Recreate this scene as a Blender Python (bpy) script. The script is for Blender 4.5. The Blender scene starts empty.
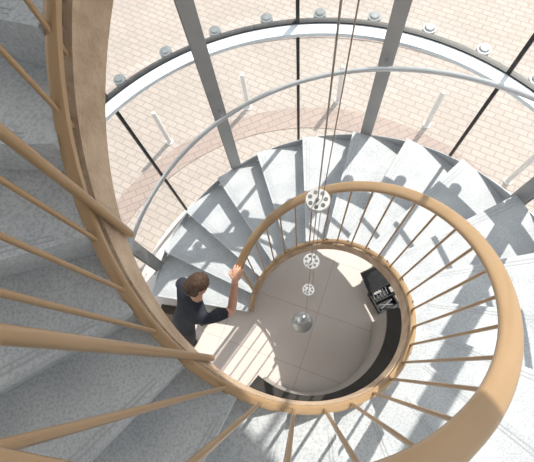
import bpy, bmesh, math, random
from mathutils import Vector, Matrix, Quaternion
random.seed(4)
sc = bpy.context.scene
try:
    sc.view_settings.view_transform = 'Standard'
except Exception as e:
    print(e)

# ------------------------------------------------------------ helpers
def rad(d): return math.radians(d)
CX, CY = 0.08, 0.45          # axis of the stair / glass drum
CAMZ = 4.4
R_IN = 0.60
R_TR = 1.68
R_GL = 1.90
ZC = 6.15                    # ceiling
def zs(phi): return CAMZ - (2.55 + 0.0098*phi)      # top line of the inner stringer

def pol(r, phi, z): 
    return (CX + r*math.cos(rad(phi)), CY + r*math.sin(rad(phi)), z)

def link(o):
    sc.collection.objects.link(o); return o
def mesh_obj(name, verts, faces, mat=None, smooth=False, parent=None):
    me = bpy.data.meshes.new(name)
    me.from_pydata([tuple(v) for v in verts], [], faces)
    me.update()
    bm = bmesh.new(); bm.from_mesh(me)
    bmesh.ops.recalc_face_normals(bm, faces=bm.faces)
    bm.to_mesh(me); bm.free()
    if smooth:
        for p in me.polygons: p.use_smooth = True
    o = link(bpy.data.objects.new(name, me))
    if mat: me.materials.append(mat)
    if parent: o.parent = parent
    return o
def empty(name):
    return link(bpy.data.objects.new(name, None))

class MB:
    """mesh accumulator"""
    def __init__(s): s.v=[]; s.f=[]
    def add(s, v, f):
        o=len(s.v); s.v += [tuple(a) for a in v]; s.f += [tuple(i+o for i in q) for q in f]
    def box(s, c, d, M=None):
        x,y,z=d[0]/2,d[1]/2,d[2]/2
        v=[Vector((sx*x,sy*y,sz*z)) for sx in(-1,1) for sy in(-1,1) for sz in(-1,1)]
        if M is not None: v=[M@a for a in v]
        v=[a+Vector(c) for a in v]
        s.add(v,[(0,1,3,2),(4,6,7,5),(0,4,5,1),(2,3,7,6),(0,2,6,4),(1,5,7,3)])
    def tube(s, pts, rr, n=10, cap=True, rnd=False):
        pts=[Vector(p) for p in pts]
        if not hasattr(rr,'__len__'): rr=[rr]*len(pts)
        rr=list(rr)
        if rnd:
            d0=(pts[0]-pts[1]).normalized(); d1=(pts[-1]-pts[-2]).normalized()
            a=[];ra=[];b=[];rb=[]
            for k in (1,.7,.35):
                a.append(pts[0]+d0*rr[0]*math.sin(k*math.pi/2)); ra.append(max(rr[0]*math.cos(k*math.pi/2),rr[0]*.05))
                b.append(pts[-1]+d1*rr[-1]*math.sin(k*math.pi/2)); rb.append(max(rr[-1]*math.cos(k*math.pi/2),rr[-1]*.05))
            pts=a+pts+b[::-1]; rr=ra+rr+rb[::-1]
        V=[];F=[]
        prev=None
        for i,p in enumerate(pts):
            if i==0: t=pts[1]-pts[0]
            elif i==len(pts)-1: t=pts[-1]-pts[-2]
            else: t=pts[i+1]-pts[i-1]
            t.normalize()
            if prev is None:
                u=t.orthogonal().normalized()
            else:
                u=(prev-t*prev.dot(t)).normalized()
            prev=u; w=t.cross(u)
            for k in range(n):
                a=2*math.pi*k/n
                V.append(p+(u*math.cos(a)+w*math.sin(a))*rr[i])
        for i in range(len(pts)-1):
            for k in range(n):
                F.append((i*n+k,i*n+(k+1)%n,(i+1)*n+(k+1)%n,(i+1)*n+k))
        if cap:
            F.append(tuple(range(n))); F.append(tuple((len(pts)-1)*n+k for k in range(n)))
        s.add(V,F)
    def sphere(s,c,r,M=None,seg=16,rings=10,fn=None):
        V=[];F=[]
        if not hasattr(r,'__len__'): r=(r,r,r)
        for i in range(rings+1):
            th=math.pi*i/rings
            for k in range(seg):
                a=2*math.pi*k/seg
                p=Vector((math.sin(th)*math.cos(a)*r[0],math.sin(th)*math.sin(a)*r[1],math.cos(th)*r[2]))
                if fn: p=fn(p)
                if M is not None: p=M@p
                V.append(p+Vector(c))
        for i in range(rings):
            for k in range(seg):
                F.append((i*seg+k,(i+1)*seg+k,(i+1)*seg+(k+1)%seg,i*seg+(k+1)%seg))
        s.add(V,F)
    def sector(s,r0,r1,p0,p1,z0,z1,n=6):
        V=[];F=[]
        for i in range(n+1):
            p=p0+(p1-p0)*i/n
            V+= [pol(r0,p,z0),pol(r1,p,z0),pol(r1,p,z1),pol(r0,p,z1)]
        for i in range(n):
            a=i*4;b=a+4
            for k in range(4): F.append((a+k,a+(k+1)%4,b+(k+1)%4,b+k))
        F.append((0,1,2,3)); F.append((n*4,n*4+3,n*4+2,n*4+1))
        s.add(V,F)
    def sweep(s,profile,p0,p1,r0,zf,step=2.0):
        n=max(2,int(abs(p1-p0)/step)); m=len(profile); V=[];F=[]
        for i in range(n+1):
            p=p0+(p1-p0)*i/n
            for dr,dz in profile: V.append(pol(r0+dr,p,zf(p)+dz))
        for i in range(n):
            for k in range(m): F.append((i*m+k,i*m+(k+1)%m,(i+1)*m+(k+1)%m,(i+1)*m+k))
        F.append(tuple(range(m))); F.append(tuple(n*m+k for k in range(m)))
        s.add(V,F)
    def obj(s,name,mat,smooth=False,parent=None):
        return mesh_obj(name,s.v,s.f,mat,smooth,parent)

def superell(w,h,n=16,e=2.6):
    out=[]
    for k in range(n):
        a=2*math.pi*k/n; c,sn=math.cos(a),math.sin(a)
        out.append((w*math.copysign(abs(c)**(2/e),c),h*math.copysign(abs(sn)**(2/e),sn)))
    return out

def autosmooth(o,ang=40):
    for p in o.data.polygons: p.use_smooth=True
    try:
        o.data.set_sharp_from_angle(angle=rad(ang))
    except Exception as e: print(e)

# ------------------------------------------------------------ materials
def mat(name, c1, c2=None, rough=.6, metal=0, scale=20, bump=0, detail=4, spec=.4, bscale=None, speck=0):
    m=bpy.data.materials.new(name); m.use_nodes=True
    nt=m.node_tree; b=nt.nodes['Principled BSDF']
    b.inputs['Roughness'].default_value=rough; b.inputs['Metallic'].default_value=metal
    b.inputs['Specular IOR Level'].default_value=spec
    tc=nt.nodes.new('ShaderNodeTexCoord')
    nz=nt.nodes.new('ShaderNodeTexNoise'); nz.inputs['Scale'].default_value=scale; nz.inputs['Detail'].default_value=detail
    nt.links.new(tc.outputs['Object'],nz.inputs['Vector'])
    mx=nt.nodes.new('ShaderNodeMix'); mx.data_type='RGBA'
    if c2 is None: c2=tuple(min(1,x*.88) for x in c1)
    mx.inputs['A'].default_value=(*c1,1); mx.inputs['B'].default_value=(*c2,1)
    rp=nt.nodes.new('ShaderNodeValToRGB'); rp.color_ramp.elements[0].position=.35; rp.color_ramp.elements[1].position=.65
    nt.links.new(nz.outputs['Fac'],rp.inputs['Fac']); nt.links.new(rp.outputs['Color'],mx.inputs['Factor'])
    out=mx.outputs['Result']
    if speck:
        n3=nt.nodes.new('ShaderNodeTexNoise'); n3.inputs['Scale'].default_value=speck; n3.inputs['Detail'].default_value=3
        nt.links.new(tc.outputs['Object'],n3.inputs['Vector'])
        r3=nt.nodes.new('ShaderNodeValToRGB'); r3.color_ramp.elements[0].position=.36; r3.color_ramp.elements[1].position=.56
        r3.color_ramp.elements[0].color=(.76,.77,.78,1); r3.color_ramp.elements[1].color=(1,1,1,1)
        nt.links.new(n3.outputs['Fac'],r3.inputs['Fac'])
        m3=nt.nodes.new('ShaderNodeMix'); m3.data_type='RGBA'; m3.blend_type='MULTIPLY'; m3.inputs['Factor'].default_value=1
        nt.links.new(out,m3.inputs['A']); nt.links.new(r3.outputs['Color'],m3.inputs['B']); out=m3.outputs['Result']
    nt.links.new(out,b.inputs['Base Color'])
    if bump:
        n2=nt.nodes.new('ShaderNodeTexNoise'); n2.inputs['Scale'].default_value=bscale or scale*3; n2.inputs['Detail'].default_value=6
        nt.links.new(tc.outputs['Object'],n2.inputs['Vector'])
        bp=nt.nodes.new('ShaderNodeBump'); bp.inputs['Strength'].default_value=bump; bp.inputs['Distance'].default_value=.01
        nt.links.new(n2.outputs['Fac'],bp.inputs['Height']); nt.links.new(bp.outputs['Normal'],b.inputs['Normal'])
    return m

M_tan = mat('tan_lacquer',(.40,.265,.15),(.37,.245,.135),rough=.28,scale=6,metal=.2)
M_plaster = mat('tan_plaster',(.58,.44,.32),(.42,.30,.205),rough=.85,scale=9,bump=1.0,bscale=55,detail=8)
M_tread = mat('tread_stone',(.555,.575,.595),(.46,.485,.515),rough=.6,scale=5,bump=.15,bscale=150,detail=10,speck=120)
M_strip = mat('grip_strip',(.42,.435,.45),(.38,.395,.41),rough=.8,scale=60)
M_steel = mat('grey_steel_paint',(.36,.36,.36),(.33,.33,.335),rough=.4,metal=.3,scale=5)
M_rail = mat('pale_steel',(.60,.62,.64),(.55,.57,.59),rough=.3,metal=.6,scale=5)
M_black = mat('black_seal',(.015,.015,.018),(.03,.03,.03),rough=.5)
M_white = mat('white_ledge',(.80,.86,.92),(.74,.80,.87),rough=.4,scale=4)
M_wall = mat('wall_plaster',(.82,.81,.79),(.78,.77,.75),rough=.9,scale=8,bump=.2)
M_fit = mat('fitting_metal',(.20,.22,.235),(.15,.17,.18),rough=.35,metal=.3)
M_skin = mat('skin',(.60,.34,.235),(.53,.29,.20),rough=.55,scale=30)
M_shirt = mat('navy_cotton',(.018,.021,.032),(.028,.032,.045),rough=.9,scale=25,bump=.4,bscale=14)
M_trous = mat('dark_trousers',(.030,.030,.036),(.045,.045,.05),rough=.9,scale=25,bump=.4,bscale=14)
M_hair = mat('brown_hair',(.085,.045,.025),(.035,.018,.01),rough=.6,scale=45,bump=1,bscale=90)
M_shoe = mat('black_leather',(.02,.02,.02),(.035,.03,.03),rough=.4)
M_counter = mat('taupe_panel',(.42,.38,.35),(.38,.345,.315),rough=.5,scale=5)
M_case = mat('black_plastic',(.018,.018,.02),(.03,.03,.032),rough=.5)
M_top = mat('worktop_laminate',(.055,.05,.046),(.04,.036,.033),rough=.4,scale=5)
M_eye = mat('eye_white',(.8,.8,.78),rough=.2)
M_lip = mat('lips',(.45,.18,.15),rough=.5)
M_cord = mat('cord',(.32,.28,.25),rough=.5)
M_cordr = mat('brown_cord',(.36,.25,.21),rough=.5)
M_pend = mat('pendant_aluminium',(.50,.51,.52),(.44,.45,.46),rough=.3,metal=.4)
M_lens = mat('lens_grey',(.10,.10,.11),(.2,.2,.2),rough=.15)
M_tool = mat('tool_steel',(.42,.42,.44),rough=.3,metal=.8)
M_paper = mat('grey_card',(.36,.35,.34),rough=.8)
M_mat = mat('brown_doormat',(.075,.055,.042),(.04,.03,.022),rough=.95,scale=80,bump=.6)
M_pole = mat('bollard_paint',(.72,.71,.69),rough=.5)

def glass_mat():
    m=bpy.data.materials.new('clear_glass'); m.use_nodes=True; nt=m.node_tree
    for n in list(nt.nodes): nt.nodes.remove(n)
    o=nt.nodes.new('ShaderNodeOutputMaterial'); t=nt.nodes.new('ShaderNodeBsdfTransparent'); g=nt.nodes.new('ShaderNodeBsdfGlossy')
    t.inputs['Color'].default_value=(.985,.995,.99,1); g.inputs['Roughness'].default_value=.02
    mx=nt.nodes.new('ShaderNodeMixShader'); mx.inputs[0].default_value=.035
    nt.links.new(t.outputs[0],mx.inputs[1]); nt.links.new(g.outputs[0],mx.inputs[2])
    d=nt.nodes.new('ShaderNodeBsdfTranslucent'); d.inputs['Color'].default_value=(1,1,1,1)   # white translucence mixed into the glass to imitate bright outdoor haze
    m2=nt.nodes.new('ShaderNodeMixShader'); m2.inputs[0].default_value=.03
    nt.links.new(mx.outputs[0],m2.inputs[1]); nt.links.new(d.outputs[0],m2.inputs[2]); nt.links.new(m2.outputs[0],o.inputs[0])
    return m
M_glass=glass_mat()

def tile_mat(name,c1,c2,grout,bw,bh,mortar,rot=0,rough=.5,offset=.5):
    m=bpy.data.materials.new(name); m.use_nodes=True; nt=m.node_tree; b=nt.nodes['Principled BSDF']
    b.inputs['Roughness'].default_value=rough
    tc=nt.nodes.new('ShaderNodeTexCoord'); mp=nt.nodes.new('ShaderNodeMapping'); mp.inputs['Rotation'].default_value[2]=rot
    br=nt.nodes.new('ShaderNodeTexBrick'); br.offset=offset
    br.inputs['Scale'].default_value=1; br.inputs['Brick Width'].default_value=bw; br.inputs['Row Height'].default_value=bh
    br.inputs['Mortar Size'].default_value=mortar; br.inputs['Color1'].default_value=(*c1,1); br.inputs['Color2'].default_value=(*c2,1); br.inputs['Mortar'].default_value=(*grout,1)
    nt.links.new(tc.outputs['Object'],mp.inputs['Vector']); nt.links.new(mp.outputs[0],br.inputs['Vector'])
    nz=nt.nodes.new('ShaderNodeTexNoise'); nz.inputs['Scale'].default_value=1.3; nz.inputs['Detail'].default_value=6
    nt.links.new(tc.outputs['Object'],nz.inputs['Vector'])
    mx=nt.nodes.new('ShaderNodeMix'); mx.data_type='RGBA'; mx.blend_type='MULTIPLY'; mx.inputs['Factor'].default_value=.35
    nt.links.new(br.outputs['Color'],mx.inputs['A'])
    rp=nt.nodes.new('ShaderNodeValToRGB'); rp.color_ramp.elements[0].color=(.75,.75,.75,1); rp.color_ramp.elements[0].position=.3; rp.color_ramp.elements[1].position=.7
    nt.links.new(nz.outputs['Fac'],rp.inputs['Fac']); nt.links.new(rp.outputs['Color'],mx.inputs['B'])
    nt.links.new(mx.outputs['Result'],b.inputs['Base Color'])
    return m
M_floor=tile_mat('floor_tile',(.68,.615,.575),(.66,.595,.56),(.50,.455,.43),.9,.6,.004,rot=.35,rough=.4,offset=0)
M_pave=tile_mat('brick_paving',(.42,.365,.325),(.38,.33,.29),(.30,.255,.23),.17,.085,.008,rot=.5,rough=.9)
M_pave2=tile_mat('border_paving',(.36,.28,.245),(.325,.25,.22),(.26,.205,.18),.17,.085,.008,rot=-.4,rough=.9)

# ------------------------------------------------------------ ground / floor / shell
def disk(name,r,z,m,th=.02,n=96):
    V=[];F=[]
    for zz in (z-th,z):
        for k in range(n): V.append((CX+r*math.cos(2*math.pi*k/n),CY+r*math.sin(2*math.pi*k/n),zz))
    F.append(tuple(range(n))[::-1]); F.append(tuple(range(n,2*n)))
    for k in range(n): F.append((k,(k+1)%n,n+(k+1)%n,n+k))
    return mesh_obj(name,V,F,m)
disk('ground',22,-.03,M_pave,th=.05)
disk('floor',R_GL+.06,0,M_floor,th=.028)
b=MB(); b.sector(2.45,2.75,-60,200,-.03,-.022,n=90); b.sector(3.9,4.15,-60,200,-.03,-.022,n=90)
b.obj('paving_border',M_pave2)

MULL=[181,136,91,46,1,-44]
for i in range(len(MULL)-1):
    b=MB(); b.sector(R_GL,R_GL+.012,MULL[i+1]+.4,MULL[i]-.4,.0,ZC,n=24)
    o=b.obj('window_%d'%(i+1),M_glass); 
b=MB()
for m_ in MULL:
    b.sector(R_GL-.01,R_GL+.03,m_-.38,m_+.38,0,ZC,n=1)
b.obj('window_mullions',M_black)
b=MB(); b.sector(R_GL-.02,R_GL+.1,181.5,315.5,0,ZC,n=60); o=b.obj('wall_back',M_wall); autosmooth(o,30)
disk('ceiling',R_GL+.15,ZC+.12,M_wall,th=.12)
# transom ring with clamps
tr=empty('transom_ring')
ZT=CAMZ-2.25
b=MB(); b.sweep([(-.10,-.03),(-.012,-.03),(-.012,.0),(-.10,.0)],181,-44,R_GL,lambda p:ZT); autosmooth(b.obj('ledge',M_white,parent=tr),30)
b=MB(); b.sweep([(-.012,-.04),(.03,-.04),(.03,.012),(-.012,.012)],181,-44,R_GL,lambda p:ZT); autosmooth(b.obj('seal',M_black,parent=tr),30)
b=MB()
p=86.3+11.25*9
while p>-44:
    if p<180:
        c=Vector(pol(R_GL+.075,p,ZT))
        b.tube([c+Vector((0,0,-.03)),c+Vector((0,0,.01))],.045,n=20)
        b.tube([c+Vector((0,0,.01)),c+Vector((0,0,.022))],[.036,.026],n=20)
        b.tube([Vector(pol(R_GL+.02,p,ZT-.012)),c+Vector((0,0,-.012))],.014,n=8)
    p-=11.25
o=b.obj('clamps',M_fit,parent=tr); autosmooth(o,40)

# columns
for k,a in enumerate([159,114,70,25]):
    b=MB(); M=Matrix.Rotation(rad(a),3,'Z'); c=Vector(pol(1.735,a,ZC/2))
    W=.10; T=.012
    b.box(c,(W,T,ZC),M)
    er=M@Vector((1,0,0))
    b.box(c+er*(W/2),(T,W,ZC),M); b.box(c-er*(W/2),(T,W,ZC),M)
    bc=Vector(pol(1.735,a,.012)); b.box(bc,(.15,.17,.022),M)
    # bracket to outer rail
    zr=zs(a)+.93
    b.tube([Vector(pol(1.60,a,zr)),Vector(pol(1.68,a,zr))],.012,n=8)
    b.obj('steel_column' ,M_steel)

# ------------------------------------------------------------ spiral staircase
st=empty('spiral_staircase')
STEP=16.0; P0=170.0; PEND=-222.0
tb=MB(); gb=MB(); rb=MB()
i=0; ph=P0
while ph-STEP>=PEND-.1:
    zt=zs(ph-STEP*.5)-.05
    f,bk=ph,ph-STEP-2.2
    tb.sector(R_IN+.012,R_TR,bk,f,zt-.045,zt,n=6)
    zlow=max(0,zt-.0098*STEP+.001)
    rb.sector(R_IN+.014,R_TR-.01,f-1.9,f-1.2,zlow,zt-.045,n=1)
    for q in (1.2,2.2):
        gb.sector(R_IN+.09,R_TR-.06,f-q-.3,f-q,zt,zt+.0015,n=1)
    ph-=STEP; i+=1
zl=zs(PEND)-.04
tb.sector(R_IN+.012,R_TR,PEND-24,PEND,zl-.06,zl+.03,n=10)
tb.obj('treads',M_tread,parent=st)
rb.obj('risers',M_tread,parent=st)
gb.obj('grip_strips',M_strip,parent=st)
# inner stringer, plaster face + top flat bar
PE=PEND-23
b=MB(); b.sweep([(-.015,-.215),(.02,-.215),(.02,-.06),(-.015,-.06)],168,PE,R_IN,zs); o=b.obj('inner_stringer',M_plaster,parent=st); autosmooth(o,30)
b=MB(); b.sweep([(-.016,-.02),(.016,-.02),(.016,.0),(.010,.006),(-.010,.006),(-.016,.0)],168,PE,R_IN,zs); o=b.obj('stringer_cap',M_tan,parent=st); autosmooth(o,50)
# outer stringer
b=MB(); b.sweep([(-.0,-.12),(.006,-.12),(.006,-.02),(-.0,-.02)],168,PE,R_TR,zs); o=b.obj('outer_stringer',M_rail,parent=st); autosmooth(o,30)
# outer handrail
b=MB(); b.sweep([(.018*math.cos(2*math.pi*k/12),.018*math.sin(2*math.pi*k/12)) for k in range(12)],165,PE,1.60,lambda p:zs(p)+.93); o=b.obj('outer_handrail',M_rail,parent=st,smooth=True)
# inner handrail
HR=1.05
def zh(p): return zs(p)+HR+.0014*max(0,-70-p)
b=MB(); b.sweep(superell(.033,.022),153,PE,R_IN,zh); o=b.obj('handrail',M_tan,parent=st); autosmooth(o,50)
# balusters
b=MB(); p=-100+11*22
while p>PE:
    if p<150 and abs(p+177)>3 and abs(p+133)>3:
        b.tube([pol(R_IN,p,zs(p)-.06),pol(R_IN,p,zh(p)-.02)],.0063,n=10)
    p-=11
o=b.obj('balusters',M_tan,parent=st); autosmooth(o)
b=MB()
for p,r in ((151,.016),(-133,.0115),(-172,.012),(-218,.012)):
    b.tube([pol(R_IN-.03 if p<0 else R_IN,p,zs(p)-.21 if p<0 else 0.1),pol(R_IN-.03 if p<0 else R_IN,p,zh(p)-.01)],r,n=14)
o=b.obj('newel_posts',M_tan,parent=st); autosmooth(o)

# ------------------------------------------------------------ pendant light
pe=empty('pendant_light')
px,py=.062,.45
b=MB(); b.tube([(px+.012,py,ZC),(px+.004,py,4.2),(px,py,CAMZ-1.05),(px,py,.45)],.0018,n=6); b.obj('cord',M_cord,parent=pe)
b=MB(); b.tube([(px+.05,py-.01,ZC),(px+.03,py,4.2),(px+.012,py,3.3),(px+.02,py,2.2),(px+.01,py,.45)],.0013,n=6); b.obj('thin_cord',M_cordr,parent=pe)
b=MB(); b.tube([(px+.03,py,ZC-.05),(px+.03,py,ZC-.005)],[.05,.08],n=24); b.obj('canopy',M_pend,parent=pe)
for k,(h,r) in enumerate(((1.05,.036),(1.74,.037),(2.43,.037))):
    z=CAMZ-h; b=MB(); c=Vector((px,py-.0,z))
    n=28
    b.tube([c+Vector((0,0,-.012)),c+Vector((0,0,-.009)),c+Vector((0,0,.0)),c+Vector((0,0,.003))],[r*.93,r,r,r*.93],n=n)
    b.tube([c+Vector((0,0,.003)),c+Vector((0,0,.02))],[.006,.004],n=10)
    autosmooth(b.obj('disc_%d'%(k+1),M_pend,parent=pe),40)
    b=MB()
    for j in range(7):
        a=2*math.pi*j/7; q=c+Vector((r*.64*math.cos(a),r*.64*math.sin(a),.0))
        b.tube([q+Vector((0,0,.0025)),q+Vector((0,0,.0045))],r*.17,n=12)
    b.obj('lenses_%d'%(k+1),M_lens,parent=pe)
b=MB(); c=Vector((px-.03,py-.02,.36)); b.sphere(c,(.105,.105,.09),seg=28,rings=16)
b.tube([c+Vector((0,0,.08)),c+Vector((0,0,.16)),c+Vector((0,0,.165))],[.045,.045,.02],n=20)
b.tube([c+Vector((0,0,.165)),c+Vector((.02,.015,.30))],.012,n=10)
autosmooth(b.obj('globe',M_pend,parent=pe),50)

# ------------------------------------------------------------ curved counter
cn=empty('curved_counter')
CR=.68
b=MB(); b.sweep([(0,0.05),(.03,0.05),(.03,.90),(0,.90)],-128,0,CR,lambda p:0.0); autosmooth(b.obj('front_panel',M_counter,parent=cn),30)
b=MB(); b.sweep([(.01,0.0),(.03,0.0),(.03,.05),(.01,.05)],-128,0,CR,lambda p:0.0); autosmooth(b.obj('plinth',M_case,parent=cn),30)
b=MB(); b.sweep([(-.02,.90),(.31,.90),(.31,.93),(-.02,.93)],-130,2,CR,lambda p:0.0); autosmooth(b.obj('worktop',M_top,parent=cn),30)
b=MB(); b.sweep([(.27,0),(.29,0),(.29,.90),(.27,.90)],-128,0,CR,lambda p:0.0); autosmooth(b.obj('rear_panel',M_counter,parent=cn),30)

# doormat + bollards
b=MB(); b.sector(1.45,1.62,172,215,.0,.012,n=16); b.obj('doormat',M_mat)
for a in (148.5,126,103.5,80,57,34,11):
    b=MB(); c=Vector(pol(2.88,a,-.03)); b.tube([c,c+Vector((0,0,.6)),c+Vector((0,0,.63))],[.03,.03,.02],n=16)
    b.tube([c,c+Vector((0,0,.012))],.05,n=16)
    autosmooth(b.obj('bollard',M_pole))

# ------------------------------------------------------------ tool case
tc=empty('tool_case')
def place(o): o.parent=tc
b=MB(); w,d,h,t=.40,.28,.11,.012
b.box((0,0,t/2),(w,d,t))
for sx in(-1,1): b.box((sx*(w-t)/2,0,h/2),(t,d,h))
for sy in(-1,1): b.box((0,sy*(d-t)/2,h/2),(w,t,h))
b.box((0,.0,h/2-.01),(w-.02,.008,h-.03)); b.box((.06,-.07,h/2-.01),(.008,d/2-.02,h-.03))
# lid hinged back
Ml=Matrix.Rotation(rad(-62),3,'X')
hinge=Vector((0,d/2,h))
def lid(c,dm): b.box(hinge+Ml@Vector(c),dm,Ml)
lid((0,.0,.14),(w,.012,.28)); lid((-(w-t)/2,-.02,.14),(t,.04,.28)); lid(((w-t)/2,-.02,.14),(t,.04,.28)); lid((0,-.02,.274),(w,.04,t))
b.tube([(-.06,-d/2,h*.6),(-.06,-d/2-.03,h*.6),(.06,-d/2-.03,h*.6),(.06,-d/2,h*.6)],.008,n=8)
place(b.obj('case',M_case))
b=MB()
for k in range(5):
    b.tube([(-.16+.045*k,.03,.06),(-.15+.045*k,.12,.07)],.006,n=8,rnd=True)
b.tube([(-.15,-.1,.07),(.02,-.05,.07)],.009,n=8,rnd=True)
b.tube([(-.15,-.05,.07),(.0,-.11,.075)],.007,n=8,rnd=True)
place(b.obj('hand_tools',M_tool))
b=MB(); b.box((.12,-.07,.06),(.09,.09,.06)); b.box((.12,.06,.05),(.11,.07,.05)); b.box((-.09,.10,.065),(.10,.03,.03)); place(b.obj('boxes',M_paper))
tc.location=(.95,.72,0.001); tc.rotation_euler=(0,0,rad(25)); tc.scale=(.85,.85,.85)

# ------------------------------------------------------------ man
man=empty('man')
J={'pel':(-1.01,.355,.94),'wst':(-.955,.385,1.07),'chs':(-.865,.44,1.24),'uch':(-.80,.485,1.375),'nck':(-.76,.51,1.455),'hdb':(-.735,.53,1.54),
'ls':(-.885,.625,1.40),'le':(-.985,.66,1.14),'lw':(-.96,.645,.90),
'rs':(-.69,.345,1.40),'re':(-.53,.43,1.22),'rw':(-.475,.63,1.425),
'lh':(-1.055,.425,.88),'lk':(-.96,.50,.48),'la':(-1.00,.50,.085),
'rh':(-.965,.28,.88),'rk':(-1.07,.24,.47),'ra':(-1.27,.20,.10)}
RR={'pel':.120,'wst':.112,'chs':.128,'uch':.115,'nck':.055,'hdb':.050,'ls':.065,'le':.042,'lw':.028,'rs':.065,'re':.042,'rw':.028,
'lh':.092,'lk':.062,'la':.042,'rh':.092,'rk':.062,'ra':.042}
E=[('pel','wst','S'),('wst','chs','S'),('chs','uch','S'),('uch','nck','N'),('nck','hdb','N'),('uch','ls','S'),('ls','le','A'),('le','lw','K'),
('uch','rs','S'),('rs','re','A'),('re','rw','K'),('pel','lh','T'),('lh','lk','T'),('lk','la','T'),('pel','rh','T'),('rh','rk','T'),('rk','ra','T')]
names=list(J); idx={n:k for k,n in enumerate(names)}
me=bpy.data.meshes.new('body_skel'); me.from_pydata([J[n] for n in names],[(idx[a],idx[c]) for a,c,_ in E],[])
bo=link(bpy.data.objects.new('body_tmp',me))
md=bo.modifiers.new('Skin','SKIN'); 
if not me.skin_vertices: print('no skin layer')
for k,n in enumerate(names):
    me.skin_vertices[0].data[k].radius=(RR[n],RR[n])
    me.skin_vertices[0].data[k].use_root = (n=='pel')
md.use_smooth_shade=True; md.branch_smoothing=.6
sb=bo.modifiers.new('Sub','SUBSURF'); sb.levels=3; sb.render_levels=3
bpy.context.view_layer.update()
dg=bpy.context.evaluated_depsgraph_get()
nm=bpy.data.meshes.new_from_object(bo.evaluated_get(dg)); nm.name='body'
bpy.data.objects.remove(bo)
body=link(bpy.data.objects.new('body',nm)); body.parent=man
nm.materials.clear()
for m_ in (M_shirt,M_skin,M_trous): nm.materials.append(m_)
def segd(p,a,c):
    a=Vector(a);c=Vector(c);d=c-a;t=max(0,min(1,(p-a).dot(d)/d.length_squared)); return (p-(a+d*t)).length,t
for pl in nm.polygons:
    best=None
    for a,c,l in E:
        dd,t=segd(pl.center,J[a],J[c]); dd-= (RR[a]*(1-t)+RR[c]*t)
        if best is None or dd<best[0]: best=(dd,l,t,a)
    _,l,t,a=best
    mi=0
    if l=='K' or (l=='A' and t>.72): mi=1
    if l=='N' and (a=='nck' or t>.6): mi=1
    if l=='T': mi=2
    pl.material_index=mi; pl.use_smooth=True
F=Vector((.82,.57,0)).normalized(); L=Vector((-.57,.82,0)).normalized()
# head
hc=Vector((-.72,.56,1.62))
pitch=rad(38)
fx=(F*math.cos(pitch)+Vector((0,0,-math.sin(pitch)))).normalized(); fz=(F*math.sin(pitch)+Vector((0,0,math.cos(pitch)))).normalized()
fy=fz.cross(fx)
MH=Matrix((fx,fy,fz)).transposed()*.92
def hf(p):
    q=p.copy()
    if q.z<0: 
        s_=1+q.z*2.2; q.y*=max(.62,s_+.1); q.x=q.x*(max(.75,s_+.12)) + (-q.z)*.12
    if q.x>0: q.x*=.93
    return q
b=MB(); b.sphere(hc,(.097,.078,.118),MH,seg=28,rings=20,fn=hf)
# nose, ears
b.tube([hc+MH@Vector((.088,0,.012)),hc+MH@Vector((.105,0,-.012)),hc+MH@Vector((.112,0,-.03)),hc+MH@Vector((.092,0,-.038))],[.008,.011,.014,.010],n=10,rnd=True)
for s_ in(-1,1):
    b.sphere(hc+MH@Vector((-.003,s_*.080,-.005)),(.018,.008,.031),MH,seg=12,rings=8)
    b.sphere(hc+MH@Vector((.084,s_*.031,.022)),(.012,.02,.006),MH,seg=10,rings=6)
o=b.obj('head',M_skin,True,man)
b=MB()
for s_ in(-1,1): b.sphere(hc+MH@Vector((.080,s_*.031,.004)),(.012,.013,.009),MH,seg=12,rings=8)
b.obj('eyes',M_eye,True,man)
b=MB()
for s_ in(-1,1): b.sphere(hc+MH@Vector((.0905,s_*.031,.004)),(.003,.005,.005),MH,seg=8,rings=6)
for s_ in(-1,1): b.tube([hc+MH@Vector((.091,s_*.018,.024)),hc+MH@Vector((.088,s_*.045,.024))],.004,n=6,rnd=True)
b.obj('pupils_and_brows',M_hair,True,man)
b=MB(); b.tube([hc+MH@Vector((.086,-.022,-.062)),hc+MH@Vector((.096,0,-.06)),hc+MH@Vector((.086,.022,-.062))],[.003,.006,.003],n=8,rnd=True); b.obj('mouth',M_lip,True,man)
# hair shell
def hairf(p):
    q=hf(p)
    f=1.09+.03*math.sin(p.x*170+p.y*60)*math.cos(p.y*150+p.z*90)
    q=q*f
    if p.z<.035 and p.x>.02: q=q*.82
    if p.z<-.055: q=q*.8
    if p.z<.03 and abs(p.y)>.055 and p.x>-.035: q=q*.88
    return q
b=MB(); b.sphere(hc+MH@Vector((-.004,0,.006)),(.097,.078,.118),MH,seg=40,rings=28,fn=hairf); b.obj('hair',M_hair,True,man)

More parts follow.
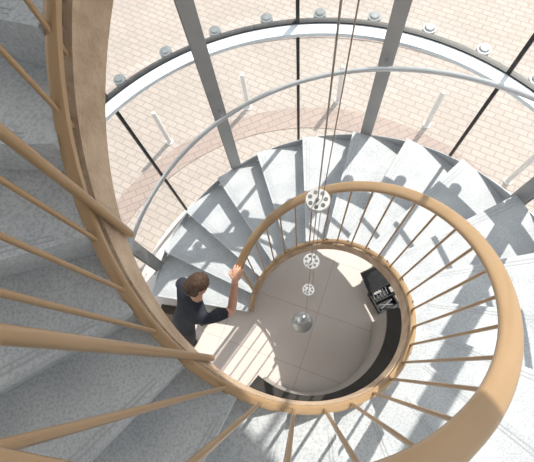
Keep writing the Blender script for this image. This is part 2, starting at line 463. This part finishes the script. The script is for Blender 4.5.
# hands
def hand(w,d,nrm,thumb_side,curl,name):
    """w wrist, d palm direction, nrm back-of-hand normal, thumb_side +-1"""
    d=Vector(d).normalized(); nrm=Vector(nrm); nrm=(nrm-d*nrm.dot(d)).normalized(); s=d.cross(nrm)*thumb_side
    w=Vector(w); b=MB()
    M=Matrix((d,s,nrm)).transposed()
    b.sphere(w+d*.048,(.054,.042,.017),M,seg=18,rings=12)
    b.tube([w-d*.02,w+d*.015,w+d*.04],[.026,.025,.02],n=12,rnd=True)
    lens=[.070,.079,.074,.058]
    for k in range(4):
        off=(.030-.020*k)
        base=w+d*(.078-.004*abs(k-1.2))+s*off
        pts=[base-d*.02,base]; a=0; cur=base
        for j,seg in enumerate((.45,.32,.23)):
            a+=curl*(.8 if j==0 else 1.0)*(1+.06*k)
            dv=d*math.cos(a)-nrm*math.sin(a)
            cur=cur+dv*lens[k]*seg; pts.append(cur)
        b.tube(pts,[.0095,.0095,.0085,.008,.007],n=10,rnd=True)
    t0=w+d*.018+s*.028; td=(d*.55+s*.75-nrm*.35).normalized(); t1=t0+td*.036; t2=t1+(d*.6-nrm*.75+s*.1).normalized()*.028; t3=t2+(d*.3-nrm*.9-s*.25).normalized()*.022
    b.tube([w+d*.012+s*.01,t0,t1,t2,t3],[.013,.013,.011,.0095,.008],n=10,rnd=True)
    return b.obj(name,M_skin,True,man)
# right hand over the handrail at phi~150
tgt=Vector(pol(R_IN,150,zs(150)+HR+.034))
w=Vector(J['rw']); hand(w,(tgt-w),(0.1,0,1),-1,rad(38),'hand_right')
# left hand relaxed
w=Vector(J['lw']); hand(w,F*.2+Vector((0,0,-.95)),L,1,rad(18),'hand_left')
# shoes
b=MB()
for a,dr in (('la',F),('ra',(F+Vector((.0,-.15,0))).normalized())):
    A=Vector(J[a]); z=0.0
    Sd=Vector((-dr.y,dr.x,0))
    M=Matrix((dr,Sd,Vector((0,0,1)))).transposed()
    V=[];Fc=[];n=16
    secs=[(-.085,.030,.075),(-.06,.038,.085),(-.01,.040,.085),(.05,.042,.065),(.11,.049,.05),(.16,.046,.042),(.185,.028,.03)]
    for x,wd,ht in secs:
        for k in range(n):
            an=2*math.pi*k/n
            V.append(Vector((A.x,A.y,0))+M@Vector((x,wd*math.cos(an),max(.001,ht*.5+ht*.5*math.sin(an)*1.05))))
    for i_ in range(len(secs)-1):
        for k in range(n): Fc.append((i_*n+k,i_*n+(k+1)%n,(i_+1)*n+(k+1)%n,(i_+1)*n+k))
    Fc.append(tuple(range(n))); Fc.append(tuple((len(secs)-1)*n+k for k in range(n)))
    b.add(V,Fc)
    b.tube([Vector((A.x,A.y,.05)),Vector((A.x,A.y,.10))],[.04,.043],n=14)
b.obj('shoes',M_shoe,True,man)

# ------------------------------------------------------------ light
w=bpy.data.worlds.new('World'); sc.world=w; w.use_nodes=True
nt=w.node_tree; bg=nt.nodes['Background']
sky=nt.nodes.new('ShaderNodeTexSky'); sky.sky_type='HOSEK_WILKIE'
sky.sun_direction=Vector((.6*.64,.8*.64,.77)).normalized(); sky.turbidity=4
mx=nt.nodes.new('ShaderNodeMix'); mx.data_type='RGBA'; mx.inputs['Factor'].default_value=.75
nt.links.new(sky.outputs[0],mx.inputs['A']); mx.inputs['B'].default_value=(.92,.96,1,1)
nt.links.new(mx.outputs['Result'],bg.inputs['Color'])
bg.inputs['Strength'].default_value=1.55
sl=bpy.data.lights.new('sun','SUN'); sl.energy=6.2; sl.color=(1,.94,.86); sl.angle=rad(.5)
so=link(bpy.data.objects.new('sun',sl))
dirv=Vector((-.6*.64,-.8*.64,-.77))
so.rotation_mode='QUATERNION'; so.rotation_quaternion=dirv.to_track_quat('-Z','Y'); so.location=(5,8,12)

# ------------------------------------------------------------ camera
cd=bpy.data.cameras.new('camera'); cam=link(bpy.data.objects.new('camera',cd))
f=400.0; n=Vector((33,-137,-f)).normalized(); Z=-n
X=(Vector((1,0,0))-n*n.x).normalized(); Y=Z.cross(X)
R=Matrix((X,Y,Z))
cam.matrix_world=Matrix.Translation((0,0,CAMZ))@R.to_4x4()
cd.sensor_width=36; cd.lens=36*f/534; cd.clip_start=.02; cd.clip_end=200
sc.camera=cam
